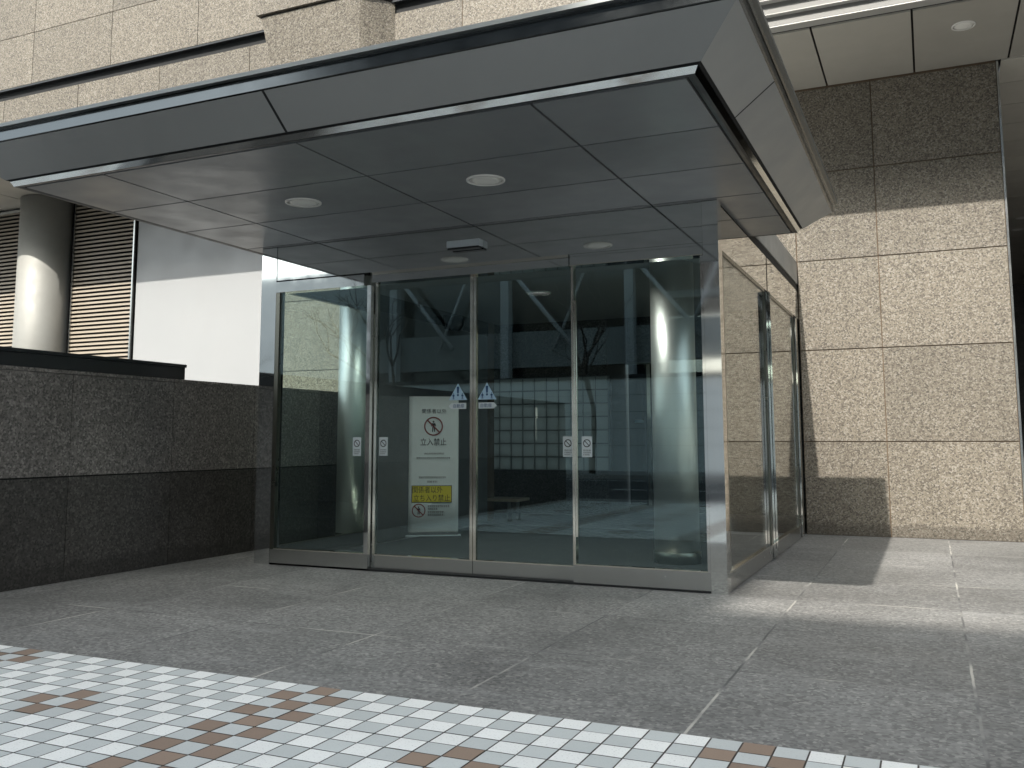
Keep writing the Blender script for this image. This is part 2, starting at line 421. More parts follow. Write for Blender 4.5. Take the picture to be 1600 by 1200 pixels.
mb = MB(); mb.box(-120, 120, -40, -21.505, -.3, 0, M['concrete']); structure(mb.build('far_pavement'))

# ------------------------------------------------------------------ office building
TOPZ = 12.6
bld = thing('office_building', 'beige granite office block with deep overhanging ceiling and sunlit stone walls', 'building', (2.2, BW, 0))
rows = [0.0, 1.077, 2.157, 3.235, 4.31, 5.36]
def wallpart(xs, name, mat, x0, x1, rows=rows):
    q = MB(); q.box(x0, x1, BW + .012, BW + .30, rows[0], 5.42, M['joint_brown'])
    panels(q, 'y', BW, xs, rows, .012, .05, mat)
    return q.build(name, bld)
w = wallpart([.0, .915, 2.25], 'stone_wall', M['granite'], 0.0, 2.25)
w['label'] = 'speckled beige granite wall right of the glass vestibule'
w = wallpart([-8.0, -6.3, -4.85, -4.2], 'stone_wall', M['granite'], -8.0, -4.2)
w = wallpart([-4.2, -3.0, -1.6, -.45, -.001], 'stone_wall', M['granite'], -4.2, -.001, [3.0, 3.235, 4.31, 5.36])
# steel corner strip + return of the right wall
q = MB(); q.box(2.252, 2.275, BW - .004, BW + .35, 0, 5.37, M['steel']); q.build('corner_strip', bld)
q = MB(); q.box(1.9, 2.24, BW + .31, 22, 0, 5.42, M['lobby_wall'])
q.box(2.0, 9.2, 22.01, 22.3, 0, 5.4, M['lobby_wall']); q.box(9.0, 9.3, BW, 22, 0, 5.42, M['lobby_wall']); q.build('passage_wall', bld)
q = MB(); q.box(9.31, 26, BW, BW + .3, 0, 5.42, M['joint_tan']); panels(q, 'y', BW - .012, [9.31, 10.7, 12.1, 13.5, 14.9, 16.3, 18, 20, 22, 24, 26], rows, .009, .05, M['granite']); q.build('stone_wall', bld)
# metal panel and louvres on the left
q = MB(); q.box(-10.8, -8.0, BW + .01, BW + .3, 0, 5.42, M['gap'])
panels(q, 'y', BW - .004, [-10.78, -8.0], [0, 5.36], .004, .03, M['silver_panel']); q.build('metal_panel', bld)
for x0, x1 in ((-12.28, -10.82), (-15.2, -13.35)):
    q = MB()
    z = .3
    while z < 5.28:
        q.obox((x0 + .03, BW - .03, z), (x1 - x0 - .06, 0, 0), (0, .075, .018), (0, .006, .036), M['louvre']); z += .072
    q.box(x0, x1, BW + .10, BW + .2, 0, 5.38, M['louvre_back'])
    lv = q.build('louvre', bld)
    f = MB()
    for a, b in ((x0, x0 + .028), (x1 - .028, x1)): f.box(a, b, BW - .05, BW + .09, .0, 5.34, M['steel'])
    f.box(x0 + .028, x1 - .028, BW - .05, BW + .09, 5.29, 5.34, M['steel']); f.build('louvre_frame', lv)
q = MB(); q.box(-13.34, -12.29, BW + .05, BW + .3, 0, 5.4, M['black_metal']); q.box(-26, -15.21, BW, BW + .3, 0, 5.4, M['silver_panel']); q.build('wall_infill', bld)
# overhang ceiling
q = MB(); q.box(-26, 2.30, 2.93, BW + .35, 5.42, 6.5, M['gap']); q.box(2.30, 26, 2.93, 22, 5.42, 5.5, M['gap'])
xs = [.43 - .975 * k for k in range(27, 0, -1)] + [.43, 1.405, 2.38]
panels(q, 'z', 5.385, xs, [2.93, BW + .02], .022, .02, M['ceiling_panel'])
xs2 = [2.38 + .975 * k for k in range(0, 8)]
panels(q, 'z', 5.385, xs2, [2.93, BW + .02], .022, .02, M['ceiling_panel'])
panels(q, 'z', 5.380, [2.30, 4.2, 6.1, 8.0, 9.3], [BW + .03, 5.44, 6.27, 7.1, 7.95, 8.8, 9.65, 10.5, 11.4, 12.3, 13.2, 14.1, 15, 16, 17, 18, 19, 20, 22], .02, .02, M['passage_panel'])
q.build('overhang_ceiling', bld)
def downlight(x, y, z, r, parent, name='downlight'):
    a = MB(); a.lathe(x, y, [(r * .2, z - .0105), (r * .6, z - .009), (r * .86, z - .004)], M['lamp_glass'], 32); o = a.build(name, parent)
    c = MB(); c.lathe(x, y, [(r * .86, z + .006), (r * .87, z - .012), (r, z - .008), (r * 1.01, z + .004)], M['lamp_rim'], 32, cap=False); c.build('lamp_rim', o)
    return o
for x, y in ((1.89, 3.52), (3.2, 13.3), (3.2, 14.4), (4.8, 3.52), (-.9, 3.52), (-3.8, 3.52)): downlight(x, y, 5.385, .115, bld)
# upper facade
F = 2.8
q = MB(); q.box(-26, 26, F + .012, F + .12, 5.852, 6.495, M['joint_tan']); q.box(-26, 26, F + .11, F + 3.1, 6.52, TOPZ, M['joint_tan'])
lo = [-26 + .0] + [-21.71 + 1.645 * k for k in range(0, 29)]
panels(q, 'y', F, lo, [5.86, 6.505], .010, .05, M['granite_high'])
up = [-26] + [-21.25 + 1.68 * k for k in range(0, 28)]
panels(q, 'y', F - .05, up, [6.66, 7.50, 8.34, 9.18, 10.02, 10.86, 11.7, TOPZ], .010, .05, M['granite_high'])
fa = q.build('stone_facade', bld)
q = MB(); q.box(-26, 26, F + .03, F + .10, 6.505, 6.655, M['gap']); q.box(-26, 26, F - .05, F + .02, 6.632, 6.657, M['black_metal']); q.build('shadow_ledge', bld)  # near-black colour carries the shadow under the groove's upper edge
q = MB()
for z0, z1, y in ((5.395, 5.414, F - .02), (5.535, 5.551, F - .03), (5.69, 5.705, F - .045), (5.825, 5.844, F - .06)):
    q.prism([(y, z0 + .01), (y, z1), (F + .10, z1 + .02), (F + .10, z0)], -26, 26, M['moulding'], 'x')
q.box(-26, 26, F + .03, F + .10, 5.44, 5.85, M['moulding_board']); q.build('cornice_moulding', bld)
# corbel block (wider at the top)
q = MB()
A = [(-6.40, 6.64), (-4.86, 6.64), (-4.93, 5.8), (-6.25, 5.8)]
B = [(-6.42, 6.64), (-4.58, 6.64), (-4.58, 5.8), (-6.27, 5.8)]
ya, yb = 2.42, 2.80
va = [q.bm.verts.new((a, ya + (.10 if z < 6 else 0), z)) for a, z in A]; vb = [q.bm.verts.new((a, yb, z)) for a, z in B]
kk = q.mi(M['granite_high'])
q.bm.faces.new(va[::-1]).material_index = kk; q.bm.faces.new(vb).material_index = kk
for i in range(4): q.bm.faces.new((va[i], va[(i + 1) % 4], vb[(i + 1) % 4], vb[i])).material_index = kk
cb = q.build('corbel', bld)
q = MB(); q.prism([(-6.46, 2.80), (-4.55, 2.80), (-4.82, 2.38), (-6.46, 2.38)], 6.665, 6.86, M['granite_high'])
q.prism([(-6.42, 2.80), (-4.6, 2.80), (-4.86, 2.44), (-6.42, 2.44)], 6.64, 6.665, M['gap']); q.build('corbel_cap', cb)

# lobby behind the vestibule
LY = 6.2
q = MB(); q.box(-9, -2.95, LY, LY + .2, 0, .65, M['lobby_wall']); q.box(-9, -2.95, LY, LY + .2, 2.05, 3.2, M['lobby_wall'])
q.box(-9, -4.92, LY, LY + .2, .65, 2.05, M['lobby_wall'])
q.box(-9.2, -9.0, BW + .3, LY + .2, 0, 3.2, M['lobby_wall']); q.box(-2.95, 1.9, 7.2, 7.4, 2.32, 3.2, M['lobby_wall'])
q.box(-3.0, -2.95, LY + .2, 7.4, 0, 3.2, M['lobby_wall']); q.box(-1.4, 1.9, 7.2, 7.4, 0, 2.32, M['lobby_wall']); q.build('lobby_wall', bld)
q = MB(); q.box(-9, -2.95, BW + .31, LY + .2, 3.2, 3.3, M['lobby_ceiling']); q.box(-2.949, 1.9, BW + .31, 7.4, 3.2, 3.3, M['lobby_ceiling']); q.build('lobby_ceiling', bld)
q = MB()
nx, nz = 10, 7
for i in range(nx):
    for k in range(nz):
        a = -4.92 + i * .197; c = .65 + k * .2
        q.box(a + .011, a + .186, LY + .03, LY + .12, c + .011, c + .189, M['glass_block'])
for i in range(nx + 1): q.box(-4.92 + i * .197 - .0105 * (i > 0), -4.92 + i * .197 + .0105 * (i < nx), LY + .045, LY + .105, .65, 2.05, M['block_joint'])
for k in range(nz + 1):
    for i in range(nx): q.box(-4.92 + i * .197 + .0106, -4.92 + (i + 1) * .197 - .0106, LY + .045, LY + .105, .65 + k * .2 - .0105 * (k > 0), .65 + k * .2 + .0105 * (k < nz), M['block_joint'])
q.build('glass_block_window', bld)
dr = MB(); dr.box(-2.93, -2.63, 7.2, 7.23, .1, 2.28, M['opp_glass']); dr.box(-2.57, -1.44, 7.2, 7.23, .1, 2.28, M['opp_glass'])
dr.box(-2.94, -1.4, 7.18, 7.24, 0, .1, M['steel']); dr.box(-2.94, -1.4, 7.18, 7.24, 2.28, 2.32, M['dark_stile'])
inner = dr.build('inner_door', bld)
q = MB(); q.box(-2.629, -2.571, 7.17, 7.24, .1, 2.28, M['brass_steel']); q.build('door_stile', inner)
for xx, s in ((-2.76, -1), (-2.44, 1)):
    q = MB(); q.box(xx - .07, xx + .07, 7.192, 7.198, 1.37, 1.41, M['sticker_blue']); q.build('door_sticker', inner)
mp_ = lambda a, b: (a, 7.2, b)

# ------------------------------------------------------------------ stone retaining wall (left)
rw = thing('stone_retaining_wall', 'dark brown polished granite wall along the left side, in shade', 'wall', (-4.9, 0, 0))
X = -4.9
ys = [-9.4, -8.3, -7.2, -6.1, -5.0, -3.9, -2.65, -1.48, -.39, .72, 1.83, 2.94, 3.8, BW - .01]
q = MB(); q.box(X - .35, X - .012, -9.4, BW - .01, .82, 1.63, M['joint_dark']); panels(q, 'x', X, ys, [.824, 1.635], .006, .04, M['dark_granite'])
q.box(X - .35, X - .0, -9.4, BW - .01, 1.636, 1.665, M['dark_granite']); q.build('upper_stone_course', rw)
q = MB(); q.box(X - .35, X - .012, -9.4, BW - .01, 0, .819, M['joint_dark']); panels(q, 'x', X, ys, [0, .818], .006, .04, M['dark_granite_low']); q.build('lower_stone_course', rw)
q = MB(); q.box(X - .33, X - .01, -9.4, -.25, 1.667, 1.775, M['black_metal']); q.box(X - .34, X + .0, -9.4, -.24, 1.776, 1.805, M['black_metal']); q.build('coping', rw, bevel=.004)

# ------------------------------------------------------------------ round columns
def column(x, y, r, z1, label, mat='column'):
    t = thing('round_column', label, 'column', (x, y, 0), 'round stainless columns')
    q = MB(); q.lathe(x, y, [(r, .12), (r, z1)], M[mat], 64); q.build('column_shaft', t)
    q = MB(); q.lathe(x, y, [(r * 1.0 + .012, 0), (r + .012, .11), (r + .004, .118)], M['dark_stile'], 64); q.build('base_ring', t)
column(-12.80, 4.46, .44, 5.37, 'thick satin steel column between the louvres, half sunlit', 'column_satin')
column(-.745, 1.50, .20, 2.72, 'slim steel column inside the glass vestibule behind its right pane')
column(-4.39, 1.76, .18, 2.88, 'slim steel column beside the dark granite wall, seen through the left pane')

# ------------------------------------------------------------------ entrance canopy
X0, X1, Y0, Y1, Z = -4.49, .428, -2.455, 1.463, 2.896
can = thing('entrance_canopy', 'wide dark bronze metal canopy with sloped edges over the glass entrance', 'canopy', (-2.03, -.5, Z))
def ring(mb, prof, mat, x0=X0, x1=X1, y0=Y0, y1=Y1, sides='FRBL'):
    for (oa, za), (ob, zb) in zip(prof, prof[1:]):
        A = [(x0 - oa, y0 - oa, za), (x1 + oa, y0 - oa, za), (x1 + oa, y1 + oa, za), (x0 - oa, y1 + oa, za)]
        B = [(x0 - ob, y0 - ob, zb), (x1 + ob, y0 - ob, zb), (x1 + ob, y1 + ob, zb), (x0 - ob, y1 + ob, zb)]
        for i, s in enumerate('FRBL'):
            if s in sides: mb.face([A[i], A[(i + 1) % 4], B[(i + 1) % 4], B[i]], mat)
q = MB(); q.box(X0 - .0, X1 + .0, Y0 - .0, Y1 + .0, Z + .035, Z + .05, M['gap'])
e = .075
panels(q, 'z', Z, [X0 + e, -3.65, -2.05, -.50, X1 - e], [Y0 + e, -1.60, -.82, -.03, .72, Y1 - .02], .017, .02, M['soffit'])
q.build('soffit_panel', can)
q = MB(); ring(q, [(-e + .004, Z + .004), (-e + .03, Z - .002), (-.028, Z - .002)], M['black_metal']); q.build('soffit_border', can)
q = MB(); ring(q, [(-.026, Z - .002), (-.006, Z + .031)], M['trim']); q.build('inner_trim', can)
q = MB()
ring(q, [(-.02, Z + .034), (.012, Z + .042), (.238, 3.116)], M['gap'])
q.build('fascia_gap', can)
q = MB()
d = Vector((0, 0, -.004))
def fas(fr, to, side):
    pa, pb = .014, .238; za, zb = Z + .039, 3.112
    if side == 'F':
        a = [(fr if fr is not None else X0 - pa, Y0 - pa, za), (to if to is not None else X1 + pa, Y0 - pa, za), (to if to is not None else X1 + pb, Y0 - pb, zb), (fr if fr is not None else X0 - pb, Y0 - pb, zb)]
    else:
        sx = X1 if side == 'R' else X0; sg = 1 if side == 'R' else -1
        a = [(sx + sg * pa, fr if fr is not None else Y0 - pa, za), (sx + sg * pa, to if to is not None else Y1 + pa, za), (sx + sg * pb, to if to is not None else Y1 + pb, zb), (sx + sg * pb, fr if fr is not None else Y0 - pb, zb)]
    q.face(a, M['fascia'])
fas(None, -2.059, 'F'); fas(-2.041, None, 'F')
for s in 'RL': fas(None, -1.608, s); fas(-1.592, None, s)
ring(q, [(.014, Z + .039), (.238, 3.112)], M['fascia'], sides='B')
q.build('fascia', can)
q = MB(); ring(q, [(.236, 3.114), (.250, 3.118), (.250, 3.19), (.262, 3.194)], M['dark_trim'])
q.build('edge_trim', can)
q = MB(); ring(q, [(.262, 3.194), (.288, 3.197), (.288, 3.222), (.20, 3.226)], M['lip']); q.build('edge_lip', can)
q = MB(); q.box(X0 - .2, X1 + .2, Y0 - .2, Y1 + .2, 3.10, 3.227, M['steel']); q.box(X0 - .12, X1 + .1, -1.4, Y1 + .18, 3.228, 3.30, M['opp_grey']); q.build('canopy_roof', can)
for x, y in ((-2.872, -1.215), (-1.353, -1.178)): downlight(x, y, Z, .135, can)

# ------------------------------------------------------------------ glass vestibule
ves = thing('glass_vestibule', 'glass and stainless entrance vestibule with automatic sliding doors under the canopy', 'vestibule', (-2.1, 0, 0))
XL = -4.195
def vbox(name, parent, mat, *bx, bevel=.0):
    q = MB()
    for b_ in bx: q.box(*b_, mat)
    return q.build(name, parent, bevel=bevel)
vbox('corner_post', ves, M['post_mirror'], (-.118, 0, 0, .13, 0, Z - .003))
vbox('corner_post', ves, M['post_mirror'], (XL - .06, -4.085, 0, .13, 0, Z - .003))
# front header, mirror polished, and the door track below it
vbox('header', ves, M['mirror'], (-4.083, -.120, .006, .12, 2.575, Z - .003))
hd = vbox('door_track', ves, M['mirror'], (-3.03, -1.19, -.012, .11, 2.478, 2.570), (-1.187, -.120, .004, .11, 2.478, 2.573))
vbox('track_lip', hd, M['brass_steel'], (-3.03, -1.19, -.022, -.013, 2.545, 2.570), (-1.187, -.12, -.006, .003, 2.478, 2.486))
vbox('transom', ves, M['mirror'], (-4.083, -3.12, -.004, .10, 2.462, 2.560))
vbox('transom_gap', ves, M['gap'], (-4.083, -3.12, .012, .1, 2.561, 2.574))
def sticker_square(parent, x, y, z=1.054):
    m2 = lambda a, b: (x + a, y - .0032, z + b)
    q = MB(); q.box(x - .042, x + .042, y - .003, y, z - .085, z + .075, M['sticker'])
    disc_ring(q, m2, 0, .022, .024, .031, M['ink']); slash(q, m2, 0, .022, .027, .006, M['ink'])
    small_line(q, m2, -.03, .03, -.033, .011, M['ink']); small_line(q, m2, -.03, .03, -.05, .010, M['ink']); small_line(q, m2, -.03, .02, -.066, .010, M['ink'])
    return q.build('sticker', parent, recalc=False)
def sticker_triangle(parent, x, y, left):
    z = 1.503
    m2 = lambda a, b: (x + a, y - .0032, z + b)
    q = MB(); poly2(q, lambda a, b: (x + a, y - .002, z + b), [(-.086, -.068), (.086, -.068), (0, .072)], M['sticker_blue'])
    poly2(q, m2, [(-.012, .045), (.012, .045), (.008, -.012), (-.008, -.012)], M['ink_blue'])
    circle2(q, m2, 0, -.026, .010, M['ink_blue'], 10)
    for sx in (-.042, .042): person_mark(q, m2, sx, -.036, .034, M['ink_blue'])
    q.build('warning_sticker', parent, recalc=False)
    z2 = 1.386; m3 = lambda a, b: (x + a, y - .0032, z2 + b); m4 = lambda a, b: (x + a, y - .002, z2 + b)
    s = -1 if left else 1
    q = MB(); pts = [(-.078 * s, -.025), (.062 * s, -.025), (.09 * s, 0), (.062 * s, .025), (-.078 * s, .025)]
    poly2(q, m4, pts if s > 0 else pts[::-1], M['sticker'])
    text_mesh(q, '自動扉', .10, M['ink_blue'], m3, (-.008 * s, 0))
    q.build('arrow_sticker', parent, recalc=False)
def leaf(name, x0, x1, y, z1, st=.03, rail=(.018, .132), stile_l='brass_steel', stile_r='brass_steel', th=.035, label=None):
    q = MB(); q.box(x0 + st, x1 - st, y + .012, y + .022, rail[1], z1, M['glass']); g = q.build(name, ves)
    if label: g['label'] = label
    vbox('bottom_rail', g, M['steel'], (x0, x1, y, y + th, rail[0], rail[1]))
    vbox('rail_edge', g, M['brass_steel'], (x0 + st, x1 - st, y - .003, y + th, rail[1] + .0005, rail[1] + .010))
    vbox('stile', g, M[stile_l], (x0, x0 + st, y, y + th, rail[1] + .0005, z1))
    vbox('stile', g, M[stile_r], (x1 - st, x1, y, y + th, rail[1] + .0005, z1))
    return g
lp = leaf('fixed_pane', -4.083, -3.045, .0, 2.46, .042, (.004, .135), 'dark_stile', 'mirror', .05, 'fixed glass pane at the left end of the front')
dl = leaf('sliding_door', -3.035, -2.073, .055, 2.477, .026, (.018, .125))
dr_ = leaf('sliding_door', -2.068, -1.165, .055, 2.477, .026, (.018, .125))
rp = leaf('fixed_pane', -1.178, -.120, .006, 2.477, .022, (.010, .145), 'brass_steel', 'mirror', .04, 'fixed glass pane at the right end of the front')
vbox('pull_edge', rp, M['brass_steel'], (-1.150, -1.136, .0, .02, .36, 2.2))
vbox('floor_track', ves, M['gap'], (-4.08, -.12, .0, .12, .0008, .016))
sticker_square(rp, -1.06, .018 - .0); sticker_square(dr_, -1.235, .066); sticker_square(dl, -2.94, .066); sticker_square(lp, -3.175, .012)
sticker_triangle(dl, -2.215, .066, True); sticker_triangle(dr_, -1.945, .066, False)
# motion sensor on the header
q = MB(); q.box(-2.26, -1.95, -.075, .005, 2.705, 2.765, M['plastic_grey']); sn = q.build('motion_sensor', ves, bevel=.006)
vbox('sensor_lens', sn, M['plastic_dark'], (-2.25, -1.96, -.07, -.01, 2.688, 2.7045))
# right side (x=0): header, panes, mullions
vbox('side_header', ves, M['mirror_side'], (-.05, -.002, .132, 2.245, 2.53, Z - .03), (-.05, -.002, 2.30, BW - .01, 2.53, Z - .03))
vbox('side_gap', ves, M['gap'], (-.05, -.012, .132, BW - .01, Z - .03, Z + .06), (-.06, -.03, 2.245, 2.30, .0, 2.87), (-.05, -.006, 4.28, 4.36, .14, 2.53))
vbox('roof_edge_panel', ves, M['fascia'], (XL + .02, -.001, 1.76, BW - .006, Z + .065, 3.23), bevel=.004)
vbox('roof_slab', ves, M['opp_grey'], (XL + .05, -.06, .13, 1.755, Z + .062, 3.09))
vbox('lobby_lintel', ves, M['opp_grey'], (XL + .05, -.06, BW - .01, BW + .32, 2.865, 2.99))
def sidepane(x, sgn, y0, y1, name='side_pane'):
    q = MB(); a, b_ = sorted((x - sgn * .012, x - sgn * .022)); q.box(a, b_, y0 + .03, y1 - .03, .14, 2.50, M['glass_side']); g = q.build(name, ves)
    a, b_ = sorted((x - sgn * .002, x - sgn * .045))
    vbox('bottom_rail', g, M['steel'], (a, b_, y0, y1, .004, .135))
    vbox('rail_edge', g, M['brass_steel'], (min(x + sgn * .006, x - sgn * .045), max(x + sgn * .006, x - sgn * .045), y0, y1, .1355, .148))
    vbox('top_rail', g, M['dark_stile'], (a, b_, y0, y1, 2.50, 2.528))
    vbox('stile', g, M['dark_stile'], (a, b_, y0, y0 + .03, .1485, 2.499))
    vbox('stile', g, M['dark_stile'], (a, b_, y1 - .03, y1, .1485, 2.499))
    return g
sidepane(0, 1, .134, 2.10); sidepane(0, 1, 2.36, 4.12)
def mull(y0, y1, x1):
    o = vbox('mullion', ves, M['mirror_side'], (-.05, x1, y0, y0 + .012, .06, 2.50), (-.05, x1 * .55, y0 + .014, y1, .006, 2.50))
    vbox('mullion_slot', o, M['gap'], (x1 * .5, x1 * .62, y0 - .003, y0 - .0005, .1, 2.49))
mull(2.115, 2.235, .045); mull(4.15, 4.27, .018)
vbox('end_post', ves, M['steel'], (-.06, -.002, 4.37, 4.45, 0, 2.529), (-.06, -.02, 4.46, BW - .012, 0, 2.529))
# left side panes
sidepane(XL, -1, .134, 1.80)
M['dark_paint'] = plain('dark_grey_wall_paint', (.12, .128, .13), .4, var=.1)
vbox('side_wall', ves, M['dark_paint'], (XL - .02, XL + .04, 1.805, BW - .012, 0, 2.528))
vbox('side_header', ves, M['steel'], (XL + .002, XL + .05, .132, BW - .01, 2.53, Z - .03))
M['white_ceiling'] = plain('pale_ceiling_paint', (.24, .25, .25), .6)
LAMP_AND_FILLS = ((-2.49, 2.5), (-3.35, .95), (-1.35, .95))  # first is the vestibule's own lamp; the front pair is added fill light
q = MB(); q.box(XL + .055, -.055, .135, BW + .3, 2.83, 2.86, M['white_ceiling'])
def holed(mb, x0, x1, y0, y1, z, holes, mat, r=.1205, n=24):
    """flat ceiling sheet with round openings for the lamps, cut into tiles round each opening"""
    xs = [x0]; 
    ys_ = sorted({y0, y1, *[h[1] - .3 for h in holes], *[h[1] + .3 for h in holes]})
    for a, b_ in zip(ys_, ys_[1:]):
        row = sorted([h for h in holes if abs(h[1] - (a + b_) / 2) < .01])
        x = x0
        for hx, hy in row:
            mb.face([(x, a, z), (x, b_, z), (hx - .3, b_, z), (hx - .3, a, z)], mat); x = hx + .3
            for k in range(n):
                t0, t1 = 2 * math.pi * k / n, 2 * math.pi * (k + 1) / n
                def sq(t):
                    c, s_ = math.cos(t), math.sin(t); m_ = .3 / max(abs(c), abs(s_)); return (hx + c * m_, hy + s_ * m_, z)
                mb.face([(hx + r * math.cos(t0), hy + r * math.sin(t0), z), sq(t0), sq(t1), (hx + r * math.cos(t1), hy + r * math.sin(t1), z)], mat)
        mb.face([(x, a, z), (x, b_, z), (x1, b_, z), (x1, a, z)], mat)
holed(q, XL + .055, -.055, .135, BW + .3, 2.72, LAMP_AND_FILLS, M['white_ceiling'])
q.build('inner_ceiling', ves)
m, nt, b = newmat('added_fill_diffuser'); M['lit'] = m
b.inputs['Base Color'].default_value = (.8, .8, .78, 1); b.inputs['Emission Color'].default_value = (1, .96, .90, 1); b.inputs['Emission Strength'].default_value = 58  # strong glow for the two added lamps hidden above the door tops
M['lit_dim'] = m.copy(); M['lit_dim'].name = 'dim_lamp_diffuser'; M['lit_dim'].node_tree.nodes['Principled BSDF'].inputs['Emission Strength'].default_value = 14
for lx, ly in ((-2.49, 2.5), (-3.35, .95), (-1.35, .95)):   # recessed downlight, plus two unseen ones added to brighten banner and columns: the diffuser sits up in its can
    q = MB(); q.lathe(lx, ly, [(.118, 2.706), (.13, 2.704), (.135, 2.712), (.135, 2.7195)], M['lamp_rim'], 32, cap=False); q.lathe(lx, ly, [(.118, 2.706), (.118, 2.80)], M['joint_dark'], 32, cap=False)
    cl_ = q.build('ceiling_or_fill_lamp', ves); cl_.modifiers.new('thick', 'SOLIDIFY').thickness = .002
    lm_ = M['lit_dim'] if ly > 2 else M['lit']
    q = MB(); q.lathe(lx, ly, [(.02, 2.790), (.112, 2.791)], lm_, 32, cap=False); q.face([(lx + .02 * math.cos(a * .785), ly + .02 * math.sin(a * .785), 2.790) for a in range(8)], lm_); q.build('lamp_or_fill_diffuser', cl_)
M['lobby_floor'] = plain('dark_lobby_floor_stone', (.05, .052, .053), .35, var=.2, vscale=4)
fl = MB(); fl.box(XL + .045, -.055, .13, 7.19, -.02, .004, M['lobby_floor']); structure(fl.build('floor'))
mat_ = MB(); mat_.box(-4.0, -.25, .45, 4.2, .0045, .012, M['mat']); tag(mat_.build('entrance_mat'), 'charcoal entrance mat on the floor inside the glass vestibule', 'mat')

# ------------------------------------------------------------------ banner stand
bs = thing('banner_stand', 'white roll-up banner with no entry signs standing behind the left sliding door', 'banner', (-3.91, 2.66, 0))
bo = Vector((-4.15, 2.53, 0)); bu = Vector((.872, .489, 0)); bn = Vector((.489, -.872, 0))
BWID = .575
def bm_(off):
    return lambda a, b: tuple(bo + bu * a + bn * off + Vector((0, 0, b)))
q = MB()
n = 12
for i in range(n):   # slightly bowed cloth
    def pt(k, z):
        t = k / n; return tuple(bo + bu * (BWID * t) + bn * (.006 * math.sin(t * math.pi * 2)) + Vector((0, 0, z)))
    for z0, z1 in ((.06, .45), (.45, .85), (.85, 1.25), (1.25, 1.612)):
        for f_ in (q.face([pt(i, z0), pt(i + 1, z0), pt(i + 1, z1), pt(i, z1)], M['paper']),): f_.smooth = True
bmesh.ops.remove_doubles(q.bm, verts=q.bm.verts, dist=.0005)
banner = q.build('banner_cloth', bs, recalc=False)
sm = banner.modifiers.new('thick', 'SOLIDIFY'); sm.thickness = .0015; sm.offset = -1
q = MB(); q.obox(bo + bu * -.03 - bn * .07, bu * (BWID + .06), bn * .14, (0, 0, .022), M['plastic_grey']); q.obox(bo + bu * .0 - bn * .045, bu * BWID, bn * .085, (0, 0, .06), M['steel']); q.build('base', bs, bevel=.006)
q = MB(); q.tube(bo + bu * BWID / 2 - bn * .03 + Vector((0, 0, .03)), bo + bu * BWID / 2 - bn * .03 + Vector((0, 0, 1.6)), .009, .009, M['steel'], 10); q.obox(bo - bn * .01, bu * BWID, bn * .018, (0, 0, 0.0) if 0 else (0, 0, .012), M['steel']); q.build('pole', bs)
def V(py): return 1.612 - (py - 620.5) * (1.55 / 207.)
def U(px): return (px - 643) * (BWID / 77.)
mf = bm_(.0105)
def line_of(fn, *a):
    q = MB(); fn(q, *a); q.build('lettering', banner, recalc=False)
line_of(lambda q: text_mesh(q, '関係者以外', .285, M['ink'], mf, (U(682), V(643.5))))
line_of(lambda q: text_mesh(q, '立入禁止', .30, M['ink'], mf, (U(681), V(691)), .085))
for a, b_, yy, hh in ((667, 698, 709, .017), (655, 707, 716, .022), (659, 700, 745.5, .020), (672, 687, 752, .020), (673, 707, 789.5, .022), (673, 688, 793.5, .022), (673, 698, 798.5, .022), (673, 698, 802.5, .022)):
    line_of(lambda q: small_line(q, mf, U(a), U(b_), V(yy), hh, M['ink']))
def nosign(px, py, r, name):
    q = MB(); a, b_ = U(px), V(py)
    mf2 = bm_(.0108); mf3 = bm_(.0114)
    person_mark(q, bm_(.0102), a, b_, r * .78, M['ink']); disc_ring(q, mf2, a, b_, r * .86, r, M['ink_red']); slash(q, mf3, a, b_, r * .95, r * .15, M['ink_red'])
    return q.build(name, banner, recalc=False)
nosign(681, 667, .110, 'no_entry_sign'); nosign(659, 796, .078, 'no_entry_sign')
q = MB(); a0, a1, b0, b1 = U(648), U(710), V(784), V(758)
poly2(q, bm_(.0095), [(a0, b0), (a1, b0), (a1, b1), (a0, b1)], M['ink']); e2 = .007
poly2(q, bm_(.0100), [(a0 + e2, b0 + e2), (a1 - e2, b0 + e2), (a1 - e2, b1 - e2), (a0 + e2, b1 - e2)], M['yellow'])
text_mesh(q, '関係者以外', .345, M['ink'], bm_(.0106), (U(672.5), V(764.5)), .076)
text_mesh(q, '立ち入り禁止', .42, M['ink'], bm_(.0106), (U(679), V(777)), .080)
q.build('yellow_notice', banner, recalc=False)

# ------------------------------------------------------------------ lobby furniture
bn_ = thing('lobby_bench', 'low pale bench in the dark lobby behind the sliding doors', 'bench', (-4.7, 4.95, 0))
q = MB(); q.box(-5.9, -3.75, 4.72, 5.15, .27, .31, M['wood']); q.build('seat', bn_, bevel=.006)
for lx in (-5.75, -3.92):
    for ly in (4.77, 5.06): q = MB(); q.box(lx, lx + .05, ly, ly + .05, 0, .269, M['steel']); q.build('leg', bn_)
wl = thing('wall_lamp', 'small dark dome lamp high on the vestibule side wall above the banner', 'lamp', (-4.14, 3.45, 2.58))
q = MB(); q.box(-4.144, -4.12, 3.35, 3.55, 2.49, 2.68, M['plastic_dark']); q.build('back_plate', wl, bevel=.01)
q = MB(); q.lathe(-4.02, 3.45, [(.015, 2.475), (.07, 2.49), (.098, 2.54), (.098, 2.60), (.07, 2.66), (.02, 2.675)], M['plastic_dark'], 28); q.build('lamp_shade', wl)

